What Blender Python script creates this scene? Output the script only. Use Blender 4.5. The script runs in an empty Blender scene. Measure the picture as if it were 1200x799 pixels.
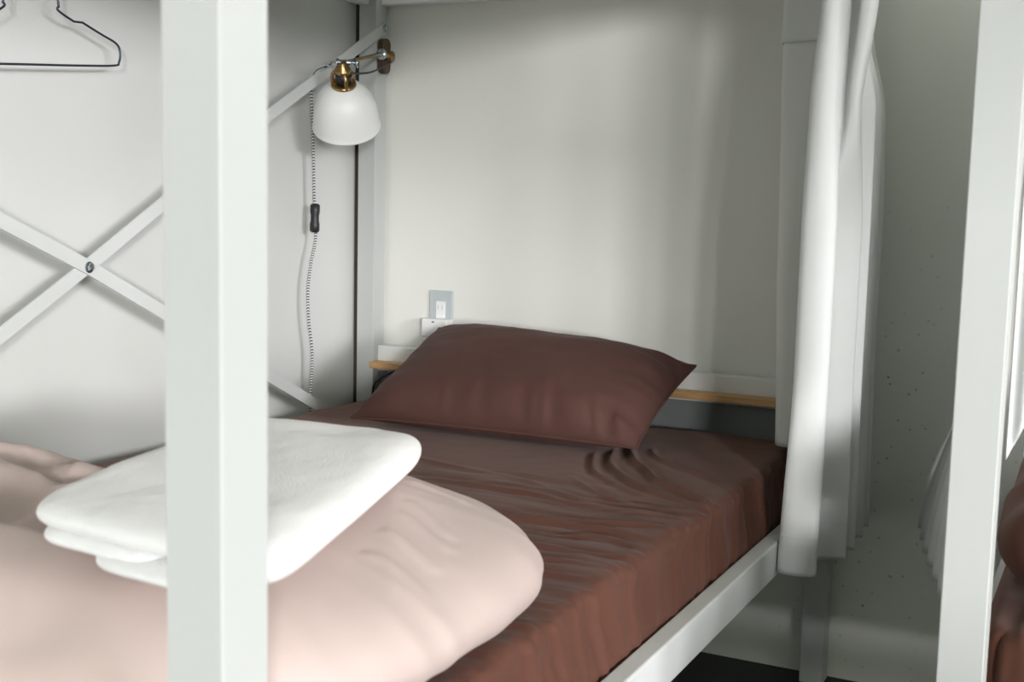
import bpy, bmesh, math, random
import numpy as np
from mathutils import Vector, Matrix

random.seed(7)
rng = np.random.default_rng(11)
scene = bpy.context.scene
COL = scene.collection

# ------------------------------------------------------------------ dimensions (metres)
FLOOR = 0.0226
WALL_Y = 0.012          # back wall surface
WALL_X = -0.02          # left wall surface
W, L, PW = 1.2126, 2.0146, 0.05     # bunk width, length, post section
CEIL = 3.7
ROOM_X, ROOM_Y = 11.5, -14.0

# ------------------------------------------------------------------ materials
def new_mat(name):
    m = bpy.data.materials.new(name); m.use_nodes = True
    nt = m.node_tree
    return m, nt, nt.nodes['Principled BSDF'], nt.nodes['Material Output']

def simple(name, col, rough=0.5, metal=0.0, spec=0.5, bump=None, var=0.0, vscale=6.0, sheen=0.0):
    m, nt, b, out = new_mat(name)
    b.inputs['Base Color'].default_value = (*col, 1)
    b.inputs['Roughness'].default_value = rough
    b.inputs['Metallic'].default_value = metal
    b.inputs['Specular IOR Level'].default_value = spec
    if sheen:
        b.inputs['Sheen Weight'].default_value = sheen
        b.inputs['Sheen Roughness'].default_value = 0.45
        b.inputs['Sheen Tint'].default_value = (1.0, 0.9, 0.87, 1)
    tc = nt.nodes.new('ShaderNodeTexCoord')
    if var:
        n = nt.nodes.new('ShaderNodeTexNoise'); n.inputs['Scale'].default_value = vscale; n.inputs['Detail'].default_value = 5
        nt.links.new(tc.outputs['Object'], n.inputs['Vector'])
        mx = nt.nodes.new('ShaderNodeMix'); mx.data_type = 'RGBA'
        mx.inputs[6].default_value = (*[c*(1-var) for c in col], 1); mx.inputs[7].default_value = (*[min(1, c*(1+var)) for c in col], 1)
        nt.links.new(n.outputs['Fac'], mx.inputs[0]); nt.links.new(mx.outputs[2], b.inputs['Base Color'])
    if bump:
        sc, st, dist = bump
        n2 = nt.nodes.new('ShaderNodeTexNoise'); n2.inputs['Scale'].default_value = sc; n2.inputs['Detail'].default_value = 3
        nt.links.new(tc.outputs['Object'], n2.inputs['Vector'])
        bp = nt.nodes.new('ShaderNodeBump'); bp.inputs['Strength'].default_value = st; bp.inputs['Distance'].default_value = dist
        nt.links.new(n2.outputs['Fac'], bp.inputs['Height']); nt.links.new(bp.outputs['Normal'], b.inputs['Normal'])
    return m

def wall_mat(name, base, stain=0.0):
    m, nt, b, out = new_mat(name)
    b.inputs['Roughness'].default_value = 0.75
    b.inputs['Specular IOR Level'].default_value = 0.25
    tc = nt.nodes.new('ShaderNodeTexCoord')
    n = nt.nodes.new('ShaderNodeTexNoise'); n.inputs['Scale'].default_value = 2.2; n.inputs['Detail'].default_value = 6
    nt.links.new(tc.outputs['Object'], n.inputs['Vector'])
    mx = nt.nodes.new('ShaderNodeMix'); mx.data_type = 'RGBA'
    mx.inputs[6].default_value = (*[c*0.94 for c in base], 1); mx.inputs[7].default_value = (*[min(1, c*1.05) for c in base], 1)
    nt.links.new(n.outputs['Fac'], mx.inputs[0])
    last = mx.outputs[2]
    if stain:
        v = nt.nodes.new('ShaderNodeTexVoronoi'); v.inputs['Scale'].default_value = 42; v.inputs['Randomness'].default_value = 1
        nt.links.new(tc.outputs['Object'], v.inputs['Vector'])
        n3 = nt.nodes.new('ShaderNodeTexNoise'); n3.inputs['Scale'].default_value = 2.6; n3.inputs['Detail'].default_value = 4
        nt.links.new(tc.outputs['Object'], n3.inputs['Vector'])
        r1 = nt.nodes.new('ShaderNodeMapRange'); r1.inputs['From Min'].default_value = 0.16; r1.inputs['From Max'].default_value = 0.06
        nt.links.new(v.outputs['Distance'], r1.inputs['Value'])
        r2 = nt.nodes.new('ShaderNodeMapRange'); r2.inputs['From Min'].default_value = 0.44; r2.inputs['From Max'].default_value = 0.66
        nt.links.new(n3.outputs['Fac'], r2.inputs['Value'])
        # dirt only on the stretch of wall beyond the bunk
        sp = nt.nodes.new('ShaderNodeSeparateXYZ'); nt.links.new(tc.outputs['Object'], sp.inputs[0])
        r3 = nt.nodes.new('ShaderNodeMapRange'); r3.inputs['From Min'].default_value = 0.95; r3.inputs['From Max'].default_value = 1.3
        nt.links.new(sp.outputs['X'], r3.inputs['Value'])
        a1 = nt.nodes.new('ShaderNodeMath'); a1.operation = 'MULTIPLY'; nt.links.new(r1.outputs[0], a1.inputs[0]); nt.links.new(r2.outputs[0], a1.inputs[1])
        a2 = nt.nodes.new('ShaderNodeMath'); a2.operation = 'MULTIPLY'; nt.links.new(a1.outputs[0], a2.inputs[0]); nt.links.new(r3.outputs[0], a2.inputs[1])
        r4 = nt.nodes.new('ShaderNodeMapRange'); r4.inputs['From Min'].default_value = 1.10; r4.inputs['From Max'].default_value = 0.75
        r4.inputs['To Min'].default_value = 0.12; nt.links.new(sp.outputs['Z'], r4.inputs['Value'])
        a4 = nt.nodes.new('ShaderNodeMath'); a4.operation = 'MULTIPLY'; nt.links.new(a2.outputs[0], a4.inputs[0]); nt.links.new(r4.outputs[0], a4.inputs[1])
        a3 = nt.nodes.new('ShaderNodeMath'); a3.operation = 'MULTIPLY'; a3.inputs[1].default_value = stain; nt.links.new(a4.outputs[0], a3.inputs[0])
        m2 = nt.nodes.new('ShaderNodeMix'); m2.data_type = 'RGBA'; m2.inputs[7].default_value = (0.10, 0.09, 0.06, 1)
        nt.links.new(a3.outputs[0], m2.inputs[0]); nt.links.new(last, m2.inputs[6]); last = m2.outputs[2]
    nt.links.new(last, b.inputs['Base Color'])
    n2 = nt.nodes.new('ShaderNodeTexNoise'); n2.inputs['Scale'].default_value = 420; n2.inputs['Detail'].default_value = 2
    nt.links.new(tc.outputs['Object'], n2.inputs['Vector'])
    bp = nt.nodes.new('ShaderNodeBump'); bp.inputs['Strength'].default_value = 0.22; bp.inputs['Distance'].default_value = 0.001
    nt.links.new(n2.outputs['Fac'], bp.inputs['Height']); nt.links.new(bp.outputs['Normal'], b.inputs['Normal'])
    return m

def cloth_mat(name, col, rough=0.75, sheen=0.4, weave=900, transl=0.0, var=0.05):
    m, nt, b, out = new_mat(name)
    b.inputs['Roughness'].default_value = rough
    b.inputs['Specular IOR Level'].default_value = 0.08
    b.inputs['Sheen Weight'].default_value = sheen
    b.inputs['Sheen Roughness'].default_value = 0.4
    b.inputs['Sheen Tint'].default_value = (1.0, 0.88, 0.84, 1)
    tc = nt.nodes.new('ShaderNodeTexCoord')
    n = nt.nodes.new('ShaderNodeTexNoise'); n.inputs['Scale'].default_value = 9; n.inputs['Detail'].default_value = 5
    nt.links.new(tc.outputs['Object'], n.inputs['Vector'])
    mx = nt.nodes.new('ShaderNodeMix'); mx.data_type = 'RGBA'
    mx.inputs[6].default_value = (*[c*(1-var) for c in col], 1); mx.inputs[7].default_value = (*[min(1, c*(1+var)) for c in col], 1)
    nt.links.new(n.outputs['Fac'], mx.inputs[0]); nt.links.new(mx.outputs[2], b.inputs['Base Color'])
    n2 = nt.nodes.new('ShaderNodeTexNoise'); n2.inputs['Scale'].default_value = weave; n2.inputs['Detail'].default_value = 1
    nt.links.new(tc.outputs['Object'], n2.inputs['Vector'])
    bp = nt.nodes.new('ShaderNodeBump'); bp.inputs['Strength'].default_value = 0.25; bp.inputs['Distance'].default_value = 0.0006
    nt.links.new(n2.outputs['Fac'], bp.inputs['Height']); nt.links.new(bp.outputs['Normal'], b.inputs['Normal'])
    if transl:
        t = nt.nodes.new('ShaderNodeBsdfTranslucent'); t.inputs['Color'].default_value = (*col, 1)
        ms = nt.nodes.new('ShaderNodeMixShader'); ms.inputs[0].default_value = transl
        nt.links.new(b.outputs[0], ms.inputs[1]); nt.links.new(t.outputs[0], ms.inputs[2]); nt.links.new(ms.outputs[0], out.inputs['Surface'])
    return m

def wood_mat(name, dark, light, axis=0):
    m, nt, b, out = new_mat(name)
    b.inputs['Roughness'].default_value = 0.5
    tc = nt.nodes.new('ShaderNodeTexCoord'); mp = nt.nodes.new('ShaderNodeMapping')
    s = [60.0, 60.0, 60.0]; s[axis] = 3.0
    mp.inputs['Scale'].default_value = s
    nt.links.new(tc.outputs['Object'], mp.inputs['Vector'])
    n = nt.nodes.new('ShaderNodeTexNoise'); n.inputs['Scale'].default_value = 1.3; n.inputs['Detail'].default_value = 6; n.inputs['Distortion'].default_value = 0.6
    nt.links.new(mp.outputs[0], n.inputs['Vector'])
    r = nt.nodes.new('ShaderNodeValToRGB')
    r.color_ramp.elements[0].position = 0.32; r.color_ramp.elements[0].color = (*dark, 1)
    r.color_ramp.elements[1].position = 0.62; r.color_ramp.elements[1].color = (*light, 1)
    nt.links.new(n.outputs['Fac'], r.inputs[0]); nt.links.new(r.outputs[0], b.inputs['Base Color'])
    return m

def cord_mat(name):
    m, nt, b, out = new_mat(name)
    b.inputs['Roughness'].default_value = 0.8
    tc = nt.nodes.new('ShaderNodeTexCoord')
    wv = nt.nodes.new('ShaderNodeTexWave'); wv.wave_type = 'BANDS'; wv.bands_direction = 'Z'
    wv.inputs['Scale'].default_value = 62; wv.inputs['Distortion'].default_value = 0.5
    mp = nt.nodes.new('ShaderNodeMapping'); mp.inputs['Rotation'].default_value = (0.5, 0.5, 0)
    nt.links.new(tc.outputs['Object'], mp.inputs['Vector']); nt.links.new(mp.outputs[0], wv.inputs['Vector'])
    r = nt.nodes.new('ShaderNodeValToRGB'); r.color_ramp.interpolation = 'CONSTANT'
    r.color_ramp.elements[0].color = (0.03, 0.04, 0.055, 1)
    r.color_ramp.elements[1].position = 0.48; r.color_ramp.elements[1].color = (0.72, 0.74, 0.73, 1)
    nt.links.new(wv.outputs['Fac'], r.inputs[0]); nt.links.new(r.outputs[0], b.inputs['Base Color'])
    return m

M = {}
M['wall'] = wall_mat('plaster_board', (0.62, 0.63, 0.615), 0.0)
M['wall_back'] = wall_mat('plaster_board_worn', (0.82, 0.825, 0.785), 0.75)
M['ceil'] = simple('ceiling_paint', (0.50, 0.53, 0.46), 0.8)
M['sage'] = simple('sage_wall_paint', (0.30, 0.34, 0.27), 0.8)
M['floor'] = simple('dark_floor', (0.022, 0.025, 0.024), 0.55, var=0.25, vscale=4)
M['gap'] = simple('dark_joint', (0.13, 0.105, 0.065), 0.9)
M['steel'] = simple('white_steel_dimmed', (0.515, 0.535, 0.525), 0.6, spec=0.25, bump=(180, 0.03, 0.001))  # white post paint, darkened in the colour to offset strong window light
M['steel_lit'] = simple('white_steel_lit', (0.80, 0.82, 0.815), 0.55, spec=0.3, bump=(180, 0.03, 0.001))  # same white paint, lightened on the rails where window light falls short
M['steel_part_lit'] = simple('white_steel_part_lit', (0.62, 0.64, 0.63), 0.6, spec=0.25, bump=(180, 0.03, 0.001))  # same white paint, toned so the braces look as lit as the wall
M['slat'] = simple('plywood_deck', (0.55, 0.5, 0.42), 0.7, var=0.1)
M['brown'] = cloth_mat('brown_cotton', (0.130, 0.057, 0.041), 0.58, 0.11)
M['brown_pillow'] = cloth_mat('brown_pillow_cotton', (0.090, 0.044, 0.037), 0.65, 0.05)
M['duvet'] = cloth_mat('dusty_rose_cotton', (0.56, 0.455, 0.425), 0.75, 0.15, weave=600)
M['towel'] = simple('white_terry', (0.86, 0.87, 0.87), 0.95, spec=0.1, bump=(420, 0.6, 0.003), sheen=0.3)
M['curtain'] = cloth_mat('white_curtain_cloth', (0.79, 0.81, 0.80), 0.7, 0.1, transl=0.10, var=0.01)
M['lining'] = cloth_mat('pale_grey_lining', (0.80, 0.83, 0.79), 0.7, 0.1, transl=0.1, var=0.02)
M['pine'] = wood_mat('oiled_pine', (0.42, 0.22, 0.085), (0.66, 0.40, 0.18), 0)
M['walnut'] = wood_mat('dark_walnut', (0.035, 0.022, 0.014), (0.12, 0.07, 0.035), 2)
M['brass'] = simple('aged_brass', (0.40, 0.26, 0.11), 0.3, 1.0)
M['black'] = simple('black_plastic', (0.012, 0.015, 0.017), 0.45)
M['chrome'] = simple('zinc_plated_steel', (0.60, 0.68, 0.72), 0.25, 1.0)
M['shade'] = simple('white_glazed_shade', (0.84, 0.85, 0.84), 0.42, spec=0.5)
M['plate'] = simple('silver_grey_plate', (0.52, 0.57, 0.59), 0.4, 0.1)
M['plastic'] = simple('white_plastic', (0.85, 0.86, 0.86), 0.35)
M['wire'] = simple('dark_coated_wire', (0.05, 0.065, 0.085), 0.35, 0.6)
M['cord'] = cord_mat('houndstooth_cord')
M['glass'] = None

# ------------------------------------------------------------------ helpers
def link(name, me, mat=None, parent=None, smooth=False):
    o = bpy.data.objects.new(name, me); COL.objects.link(o)
    if mat is not None: me.materials.append(mat)
    if parent is not None: o.parent = parent
    if smooth:
        for p in me.polygons: p.use_smooth = True
    return o

def tag(o, label=None, cat=None, group=None, kind=None):
    if label: o['label'] = label
    if cat: o['category'] = cat
    if group: o['group'] = group
    if kind: o['kind'] = kind
    return o

def empty(name, loc, label, cat, group=None):
    o = bpy.data.objects.new(name, None); COL.objects.link(o); o.location = loc; o.empty_display_size = 0.05
    return tag(o, label, cat, group)

def rel(parent):            # world-space meshes are stored relative to the thing's base
    return Vector(parent.location) if parent is not None else Vector((0, 0, 0))

def from_arrays(name, v, f, mat, parent=None, smooth=True):
    v = np.asarray(v, float)
    off = np.array(rel(parent)) if (parent is not None and parent.type == 'EMPTY') else np.zeros(3)
    me = bpy.data.meshes.new(name); me.from_pydata((v-off).tolist(), [], [tuple(int(i) for i in q) for q in f]); me.update()
    bm = bmesh.new(); bm.from_mesh(me); bmesh.ops.recalc_face_normals(bm, faces=bm.faces[:]); bm.to_mesh(me); bm.free()
    return link(name, me, mat, parent, smooth)

def bm_obj(name, bm, mat, parent=None, smooth=False, base=None):
    off = base if base is not None else (rel(parent) if (parent is not None and parent.type == 'EMPTY') else Vector((0, 0, 0)))
    bmesh.ops.translate(bm, verts=bm.verts[:], vec=-off)
    bmesh.ops.recalc_face_normals(bm, faces=bm.faces[:])
    me = bpy.data.meshes.new(name); bm.to_mesh(me); bm.free()
    return link(name, me, mat, parent, smooth)

def add_box(bm, lo, hi, bevel=0.0, seg=2):
    lo, hi = Vector(lo), Vector(hi)
    r = bmesh.ops.create_cube(bm, size=1.0)
    vs = r['verts']
    for v in vs:
        v.co = Vector([lo[i] + (v.co[i]+0.5)*(hi[i]-lo[i]) for i in range(3)])
    if bevel:
        es = list({e for v in vs for e in v.link_edges})
        bmesh.ops.bevel(bm, geom=es, offset=bevel, segments=seg, affect='EDGES', profile=0.5)
    return bm

def box(name, lo, hi, mat, parent=None, bevel=0.0, seg=2):
    return bm_obj(name, add_box(bmesh.new(), lo, hi, bevel, seg), mat, parent, smooth=False)

def catmull(pts, n=8, closed=False):
    P = [Vector(p) for p in pts]; out = []
    m = len(P)
    rngi = range(m) if closed else range(m-1)
    for i in rngi:
        if closed: p0, p1, p2, p3 = P[(i-1) % m], P[i], P[(i+1) % m], P[(i+2) % m]
        else: p0, p1, p2, p3 = P[max(i-1, 0)], P[i], P[i+1], P[min(i+2, m-1)]
        for k in range(n):
            t = k/n
            out.append(0.5*((2*p1)+(-p0+p2)*t+(2*p0-5*p1+4*p2-p3)*t*t+(-p0+3*p1-3*p2+p3)*t**3))
    if not closed: out.append(P[-1])
    return out

def add_tube(bm, pts, r, seg=10, closed=False, cap=True):
    pts = [Vector(p) for p in pts]; n = len(pts); rings = []
    up = None
    for i, p in enumerate(pts):
        if closed: t = (pts[(i+1) % n]-pts[i-1]).normalized()
        else: t = (pts[min(i+1, n-1)]-pts[max(i-1, 0)]).normalized()
        if up is None: up = t.orthogonal().normalized()
        a = (up - t*up.dot(t)).normalized(); up = a; b = t.cross(a)
        rr = r[i] if hasattr(r, '__len__') else r
        rings.append([bm.verts.new(p + rr*(math.cos(2*math.pi*k/seg)*a + math.sin(2*math.pi*k/seg)*b)) for k in range(seg)])
    for i in range(n if closed else n-1):
        A, B = rings[i], rings[(i+1) % n]
        for k in range(seg): bm.faces.new((A[k], A[(k+1) % seg], B[(k+1) % seg], B[k]))
    if cap and not closed:
        bm.faces.new(rings[0][::-1]); bm.faces.new(rings[-1])
    return bm

def add_lathe(bm, prof, mtx, seg=48, close=False):
    rings = []
    for (r, z) in prof:
        if r < 1e-6: rings.append([bm.verts.new(mtx @ Vector((0, 0, z)))])
        else: rings.append([bm.verts.new(mtx @ Vector((r*math.cos(2*math.pi*k/seg), r*math.sin(2*math.pi*k/seg), z))) for k in range(seg)])
    idx = list(range(len(rings)-1))
    pairs = [(rings[i], rings[i+1]) for i in idx]
    if close: pairs.append((rings[-1], rings[0]))
    for A, B in pairs:
        if len(A) == 1 and len(B) == 1: continue
        for k in range(seg):
            k2 = (k+1) % seg
            if len(A) == 1: bm.faces.new((A[0], B[k2], B[k]))
            elif len(B) == 1: bm.faces.new((A[k], A[k2], B[0]))
            else: bm.faces.new((A[k], A[k2], B[k2], B[k]))
    return bm

def frame_mtx(origin, z, x=None):
    z = Vector(z).normalized()
    x = Vector(x) if x is not None else z.orthogonal()
    x = (x - z*x.dot(z)).normalized(); y = z.cross(x)
    m = Matrix((x, y, z)).transposed().to_4x4(); m.translation = Vector(origin)
    return m

# ---- smooth noise in numpy
_perm = rng.permutation(512)
_grad = rng.normal(size=(512, 3)); _grad /= np.linalg.norm(_grad, axis=1)[:, None]
def pn(p, seed=0):
    p = np.asarray(p, float) + seed*17.31
    i = np.floor(p).astype(int); f = p-i
    u = f*f*f*(f*(f*6-15)+10)
    out = np.zeros(len(p))
    for dx in (0, 1):
        for dy in (0, 1):
            for dz in (0, 1):
                h = _perm[(_perm[(_perm[(i[:, 0]+dx) & 511]+i[:, 1]+dy) & 511]+i[:, 2]+dz) & 511]
                g = _grad[h]
                d = g[:, 0]*(f[:, 0]-dx)+g[:, 1]*(f[:, 1]-dy)+g[:, 2]*(f[:, 2]-dz)
                wx = u[:, 0] if dx else 1-u[:, 0]; wy = u[:, 1] if dy else 1-u[:, 1]; wz = u[:, 2] if dz else 1-u[:, 2]
                out += d*wx*wy*wz
    return out
def fbm(p, seed=0, o=3):
    r = 0; a = 1
    for k in range(o): r = r+a*pn(np.asarray(p)*2**k, seed+k); a *= 0.5
    return r
def ridge(p, seed=0): return 1-np.minimum(1, (np.sqrt(pn(p, seed)**2+0.022**2)-0.015)*3.2)
def sstep(a, b, x): t = np.clip((x-a)/(b-a), 0, 1); return t*t*(3-2*t)
def seg_dist(pts, poly):
    pts = np.asarray(pts); best = np.full(len(pts), 1e9); along = np.zeros(len(pts)); tot = 0
    lens = [np.hypot(*(np.array(poly[i+1])-np.array(poly[i]))) for i in range(len(poly)-1)]; T = sum(lens)
    for i in range(len(poly)-1):
        a, b = np.array(poly[i]), np.array(poly[i+1]); d = b-a
        t = np.clip(((pts-a)@d)/(d@d), 0, 1); q = a+t[:, None]*d; dist = np.hypot(*(pts-q).T)
        m = dist < best; best[m] = dist[m]; along[m] = (tot+t[m]*lens[i])/T; tot += lens[i]
    return best, along
def smooth_poly(poly, n=6): return [(p.x, p.y) for p in catmull([(a, b, 0) for a, b in poly], n)]

def rounded_box(lo, hi, r, cell):
    """Closed quad mesh of a rounded box: returns verts, faces, normals."""
    lo, hi = np.array(lo, float), np.array(hi, float); s = hi-lo
    n = [max(2, int(round(s[k]/cell))) for k in range(3)]
    key = {}; V = []; F = []
    def vid(i, j, k):
        t = (i, j, k)
        if t not in key:
            key[t] = len(V); V.append((lo[0]+s[0]*i/n[0], lo[1]+s[1]*j/n[1], lo[2]+s[2]*k/n[2]))
        return key[t]
    for i in range(n[0]):
        for j in range(n[1]):
            for k in (0, n[2]): F.append((vid(i, j, k), vid(i+1, j, k), vid(i+1, j+1, k), vid(i, j+1, k)))
    for i in range(n[0]):
        for k in range(n[2]):
            for j in (0, n[1]): F.append((vid(i, j, k), vid(i+1, j, k), vid(i+1, j, k+1), vid(i, j, k+1)))
    for j in range(n[1]):
        for k in range(n[2]):
            for i in (0, n[0]): F.append((vid(i, j, k), vid(i, j+1, k), vid(i, j+1, k+1), vid(i, j, k+1)))
    V = np.array(V); q = np.clip(V, lo+r, hi-r); d = V-q; ln = np.linalg.norm(d, axis=1); ln[ln == 0] = 1
    N = d/ln[:, None]
    return q+N*r, F, N

# ------------------------------------------------------------------ the room
def structure(name, lo, hi, mat):
    return tag(box(name, lo, hi, mat), kind='structure')
structure('floor', (WALL_X-0.1, ROOM_Y, FLOOR-0.1), (ROOM_X+0.1, WALL_Y+0.1, FLOOR), M['floor'])
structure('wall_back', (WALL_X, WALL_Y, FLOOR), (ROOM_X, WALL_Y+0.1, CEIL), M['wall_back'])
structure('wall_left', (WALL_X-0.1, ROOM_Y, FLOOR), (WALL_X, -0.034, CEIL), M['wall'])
structure('trim_1', (WALL_X-0.1, -0.034, FLOOR), (WALL_X-0.006, WALL_Y, CEIL), M['gap'])
structure('ceiling', (WALL_X-0.1, ROOM_Y, CEIL), (ROOM_X+0.1, WALL_Y+0.1, CEIL+0.1), M['ceil'])
WZ_FRONT, WZ_RIGHT = (1.40, 3.10), (1.9, 3.5)
WIN_FRONT, WIN_RIGHT = (9.2, 11.3), (-8.4, -3.2)       # openings: x range, y range
def window_wall(name, n, along_x, span, win, wz):
    """Wall with one opening, plus the white frame set in it."""
    WZ0, WZ1 = wz
    def lo_hi(a, b, z0, z1, d0, d1):
        if along_x: return (a, ROOM_Y-d1, z0), (b, ROOM_Y-d0, z1)
        return (ROOM_X+d0, a, z0), (ROOM_X+d1, b, z1)
    bm = bmesh.new()
    for a, b, z0, z1 in ((span[0], span[1], FLOOR, WZ0), (span[0], span[1], WZ1, CEIL), (span[0], win[0], WZ0, WZ1), (win[1], span[1], WZ0, WZ1)):
        add_box(bm, *lo_hi(a, b, z0, z1, 0, 0.1))
    tag(bm_obj(name, bm, M['sage']), kind='structure')
    bm = bmesh.new(); t = 0.04
    for a, b, z0, z1 in ((win[0], win[0]+t, WZ0, WZ1), (win[1]-t, win[1], WZ0, WZ1), (win[0]+t, win[1]-t, WZ0, WZ0+t), (win[0]+t, win[1]-t, WZ1-t, WZ1)):
        add_box(bm, *lo_hi(a, b, z0, z1, 0.01, 0.08))
    tag(bm_obj('window_%d' % n, bm, M['steel']), kind='structure')
window_wall('wall_front', 1, True, (WALL_X, ROOM_X), WIN_FRONT, WZ_FRONT)
window_wall('wall_right', 2, False, (ROOM_Y, WALL_Y), WIN_RIGHT, WZ_RIGHT)

# ------------------------------------------------------------------ bunk beds
Z_LOW, Z_UP, RH, RT = 0.389, 1.5208, 0.0642, 0.03
def bunk(x0, y0, sx, sy, label, group):
    """Steel bunk whose outer footprint runs x0..x0+sx, y0..y0+sy."""
    root = empty('bunk_bed', (x0+sx/2, y0+sy/2, FLOOR), label, 'bunk bed', group)
    x1, y1 = x0+sx, y0+sy
    for px, py in ((x0, y0), (x1-PW, y0), (x0, y1-PW), (x1-PW, y1-PW)):
        box('post', (px, py, FLOOR), (px+PW, py+PW, 2.25), M['steel'], root, 0.0012, 1)
    for z in (Z_LOW, Z_UP):
        for xa, xb in ((x0, x0+RT), (x1-RT, x1)):
            box('side_rail', (xa, y0+PW, z), (xb, y1-PW, z+RH), M['steel_lit'], root, 0.003)
        for ya, yb in ((y0, y0+RT), (y1-RT, y1)):
            box('end_rail', (x0+PW, ya, z), (x1-PW, yb, z+RH), M['steel_lit'], root, 0.003)
    box('slatted_base', (x0+RT, y0+RT+0.02, Z_LOW), (x1-RT, y1-RT-0.02, Z_LOW+0.012), M['slat'], root)
    box('upper_base', (x0+RT, y0+RT+0.02, Z_UP+0.012), (x1-RT, y1-RT-0.02, Z_UP+0.03), M['steel'], root)
    return root

bed = bunk(0, -L, W, L, 'white steel bunk bed with crossed braces holding the pillow and towel', 'white steel bunk beds')
box('headboard_rail', (PW, -RT, 0.614), (W-PW, 0, 0.678), M['steel_lit'], bed, 0.003)
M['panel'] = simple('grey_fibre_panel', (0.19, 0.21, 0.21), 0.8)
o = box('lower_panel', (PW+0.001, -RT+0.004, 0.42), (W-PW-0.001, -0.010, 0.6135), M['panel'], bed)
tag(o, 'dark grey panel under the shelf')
def brace(name, pts, width, x, parent):
    """Flat bar through the (y, z) points, lying in the plane of the left-hand posts."""
    bm = bmesh.new(); rows = []
    P = [Vector((0, a, b)) for a, b in pts]
    for i, p in enumerate(P):
        t = (P[min(i+1, len(P)-1)]-P[max(i-1, 0)]).normalized(); n = Vector((0, -t.z, t.y))
        rows.append([bm.verts.new((x+dx, p.y+n.y*s*width/2, p.z+n.z*s*width/2)) for dx, s in ((0, -1), (0.004, -1), (0.004, 1), (0, 1))])
    for A, B in zip(rows, rows[1:]):
        for k in range(4): bm.faces.new((A[k], A[(k+1) % 4], B[(k+1) % 4], B[k]))
    bm.faces.new(rows[0]); bm.faces.new(rows[-1][::-1])
    return bm_obj(name, bm, M['steel_part_lit'], parent)
BRX = PW+0.0005
brace('cross_brace', [(-0.012, 1.470), (-0.456, 1.234), (-1.003, 0.916), (-1.99, 0.37)], 0.026, BRX, bed)
brace('cross_brace', [(-0.025, 0.425), (-0.26, 0.543), (-1.003, 0.916), (-1.99, 1.36)], 0.026, BRX+0.0045, bed)
def bolt(y, z, x):
    bm = bmesh.new(); m = frame_mtx((x, y, z), (1, 0, 0))
    add_lathe(bm, [(0, 0), (0.0105, 0), (0.0105, 0.0015), (0.008, 0.002)], m, 20)
    add_lathe(bm, [(0.008, 0.002), (0.0075, 0.0065), (0.004, 0.0085), (0, 0.0085)], m, 6)
    o = bm_obj('bolt', bm, M['chrome'], bed); tag(o, 'zinc bolt head'); return o
bolt(-1.003, 0.916, BRX+0.0085); bolt(-0.018, 1.467, BRX+0.004)

bed2 = bunk(1.58, -W, L, W, 'white steel bunk bed at the right edge, turned crosswise beyond the gap', 'white steel bunk beds')

blocker_bed = bunk(2.35, -4.25, L, W, 'unseen white steel bunk bed added to block low window light', 'white steel bunk beds')  # unseen bunk, added to keep low window light from under the beds

# shelf board between the head posts
shelf = tag(box('headboard_shelf', (PW+0.001, -0.0686, 0.624), (W-PW-0.001, -RT-0.0005, 0.640), M['pine'], None, 0.0015),
            'narrow oiled pine shelf board behind the brown pillow', 'shelf')

# ------------------------------------------------------------------ mattress with fitted sheet
CREASES = [
 ([(0.814,-0.194),(0.846,-0.300),(0.903,-0.424),(0.951,-0.488),(1.006,-0.572),(1.067,-0.625),(1.117,-0.666),(1.147,-0.694)], 0.011, 0.013),
 ([(0.832,-0.340),(0.879,-0.484),(0.945,-0.578),(1.010,-0.646),(1.082,-0.688),(1.141,-0.719)], 0.009, 0.012),
 ([(0.809,-0.392),(0.874,-0.556),(0.939,-0.630),(1.013,-0.688)], 0.007, 0.012),
 ([(0.893,-0.298),(0.931,-0.376),(1.003,-0.440),(1.055,-0.476),(1.108,-0.523),(1.154,-0.580)], 0.006, 0.010),
 ([(0.860,-0.633),(0.948,-0.715),(1.026,-0.751),(1.086,-0.753),(1.128,-0.753)], 0.005, 0.010),
 ([(0.757,-0.936),(0.913,-0.937),(0.977,-0.921),(1.049,-0.900),(1.121,-0.879),(1.150,-0.884)], 0.006, 0.011),
 ([(0.809,-0.988),(0.943,-0.999),(0.995,-1.001),(1.054,-0.965),(1.116,-0.982),(1.143,-0.996)], 0.005, 0.010),
 ([(0.841,-1.051),(0.979,-1.064),(1.055,-1.070),(1.113,-1.055),(1.141,-1.047)], 0.005, 0.010),
 ([(0.883,-1.134),(1.003,-1.130),(1.068,-1.120),(1.129,-1.120)], 0.005, 0.010),
 ([(0.945,-1.187),(1.024,-1.182),(1.062,-1.177),(1.123,-1.176)], 0.005, 0.010),
 ([(0.987,-1.239),(1.045,-1.240),(1.080,-1.236),(1.130,-1.238)], 0.004, 0.010),
 ([(0.998,-1.302),(1.053,-1.299),(1.102,-1.301),(1.138,-1.295)], 0.004, 0.010),
 ([(1.008,-1.396),(1.070,-1.393),(1.110,-1.382),(1.140,-1.378),(1.159,-1.394)], 0.005, 0.011),
 ([(0.548,-0.800),(0.705,-0.779),(0.914,-0.800),(1.071,-0.821)], 0.004, 0.014),
 ([(0.391,-0.612),(0.569,-0.653),(0.778,-0.695),(0.966,-0.789),(1.092,-0.800)], 0.003, 0.016),
]
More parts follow.
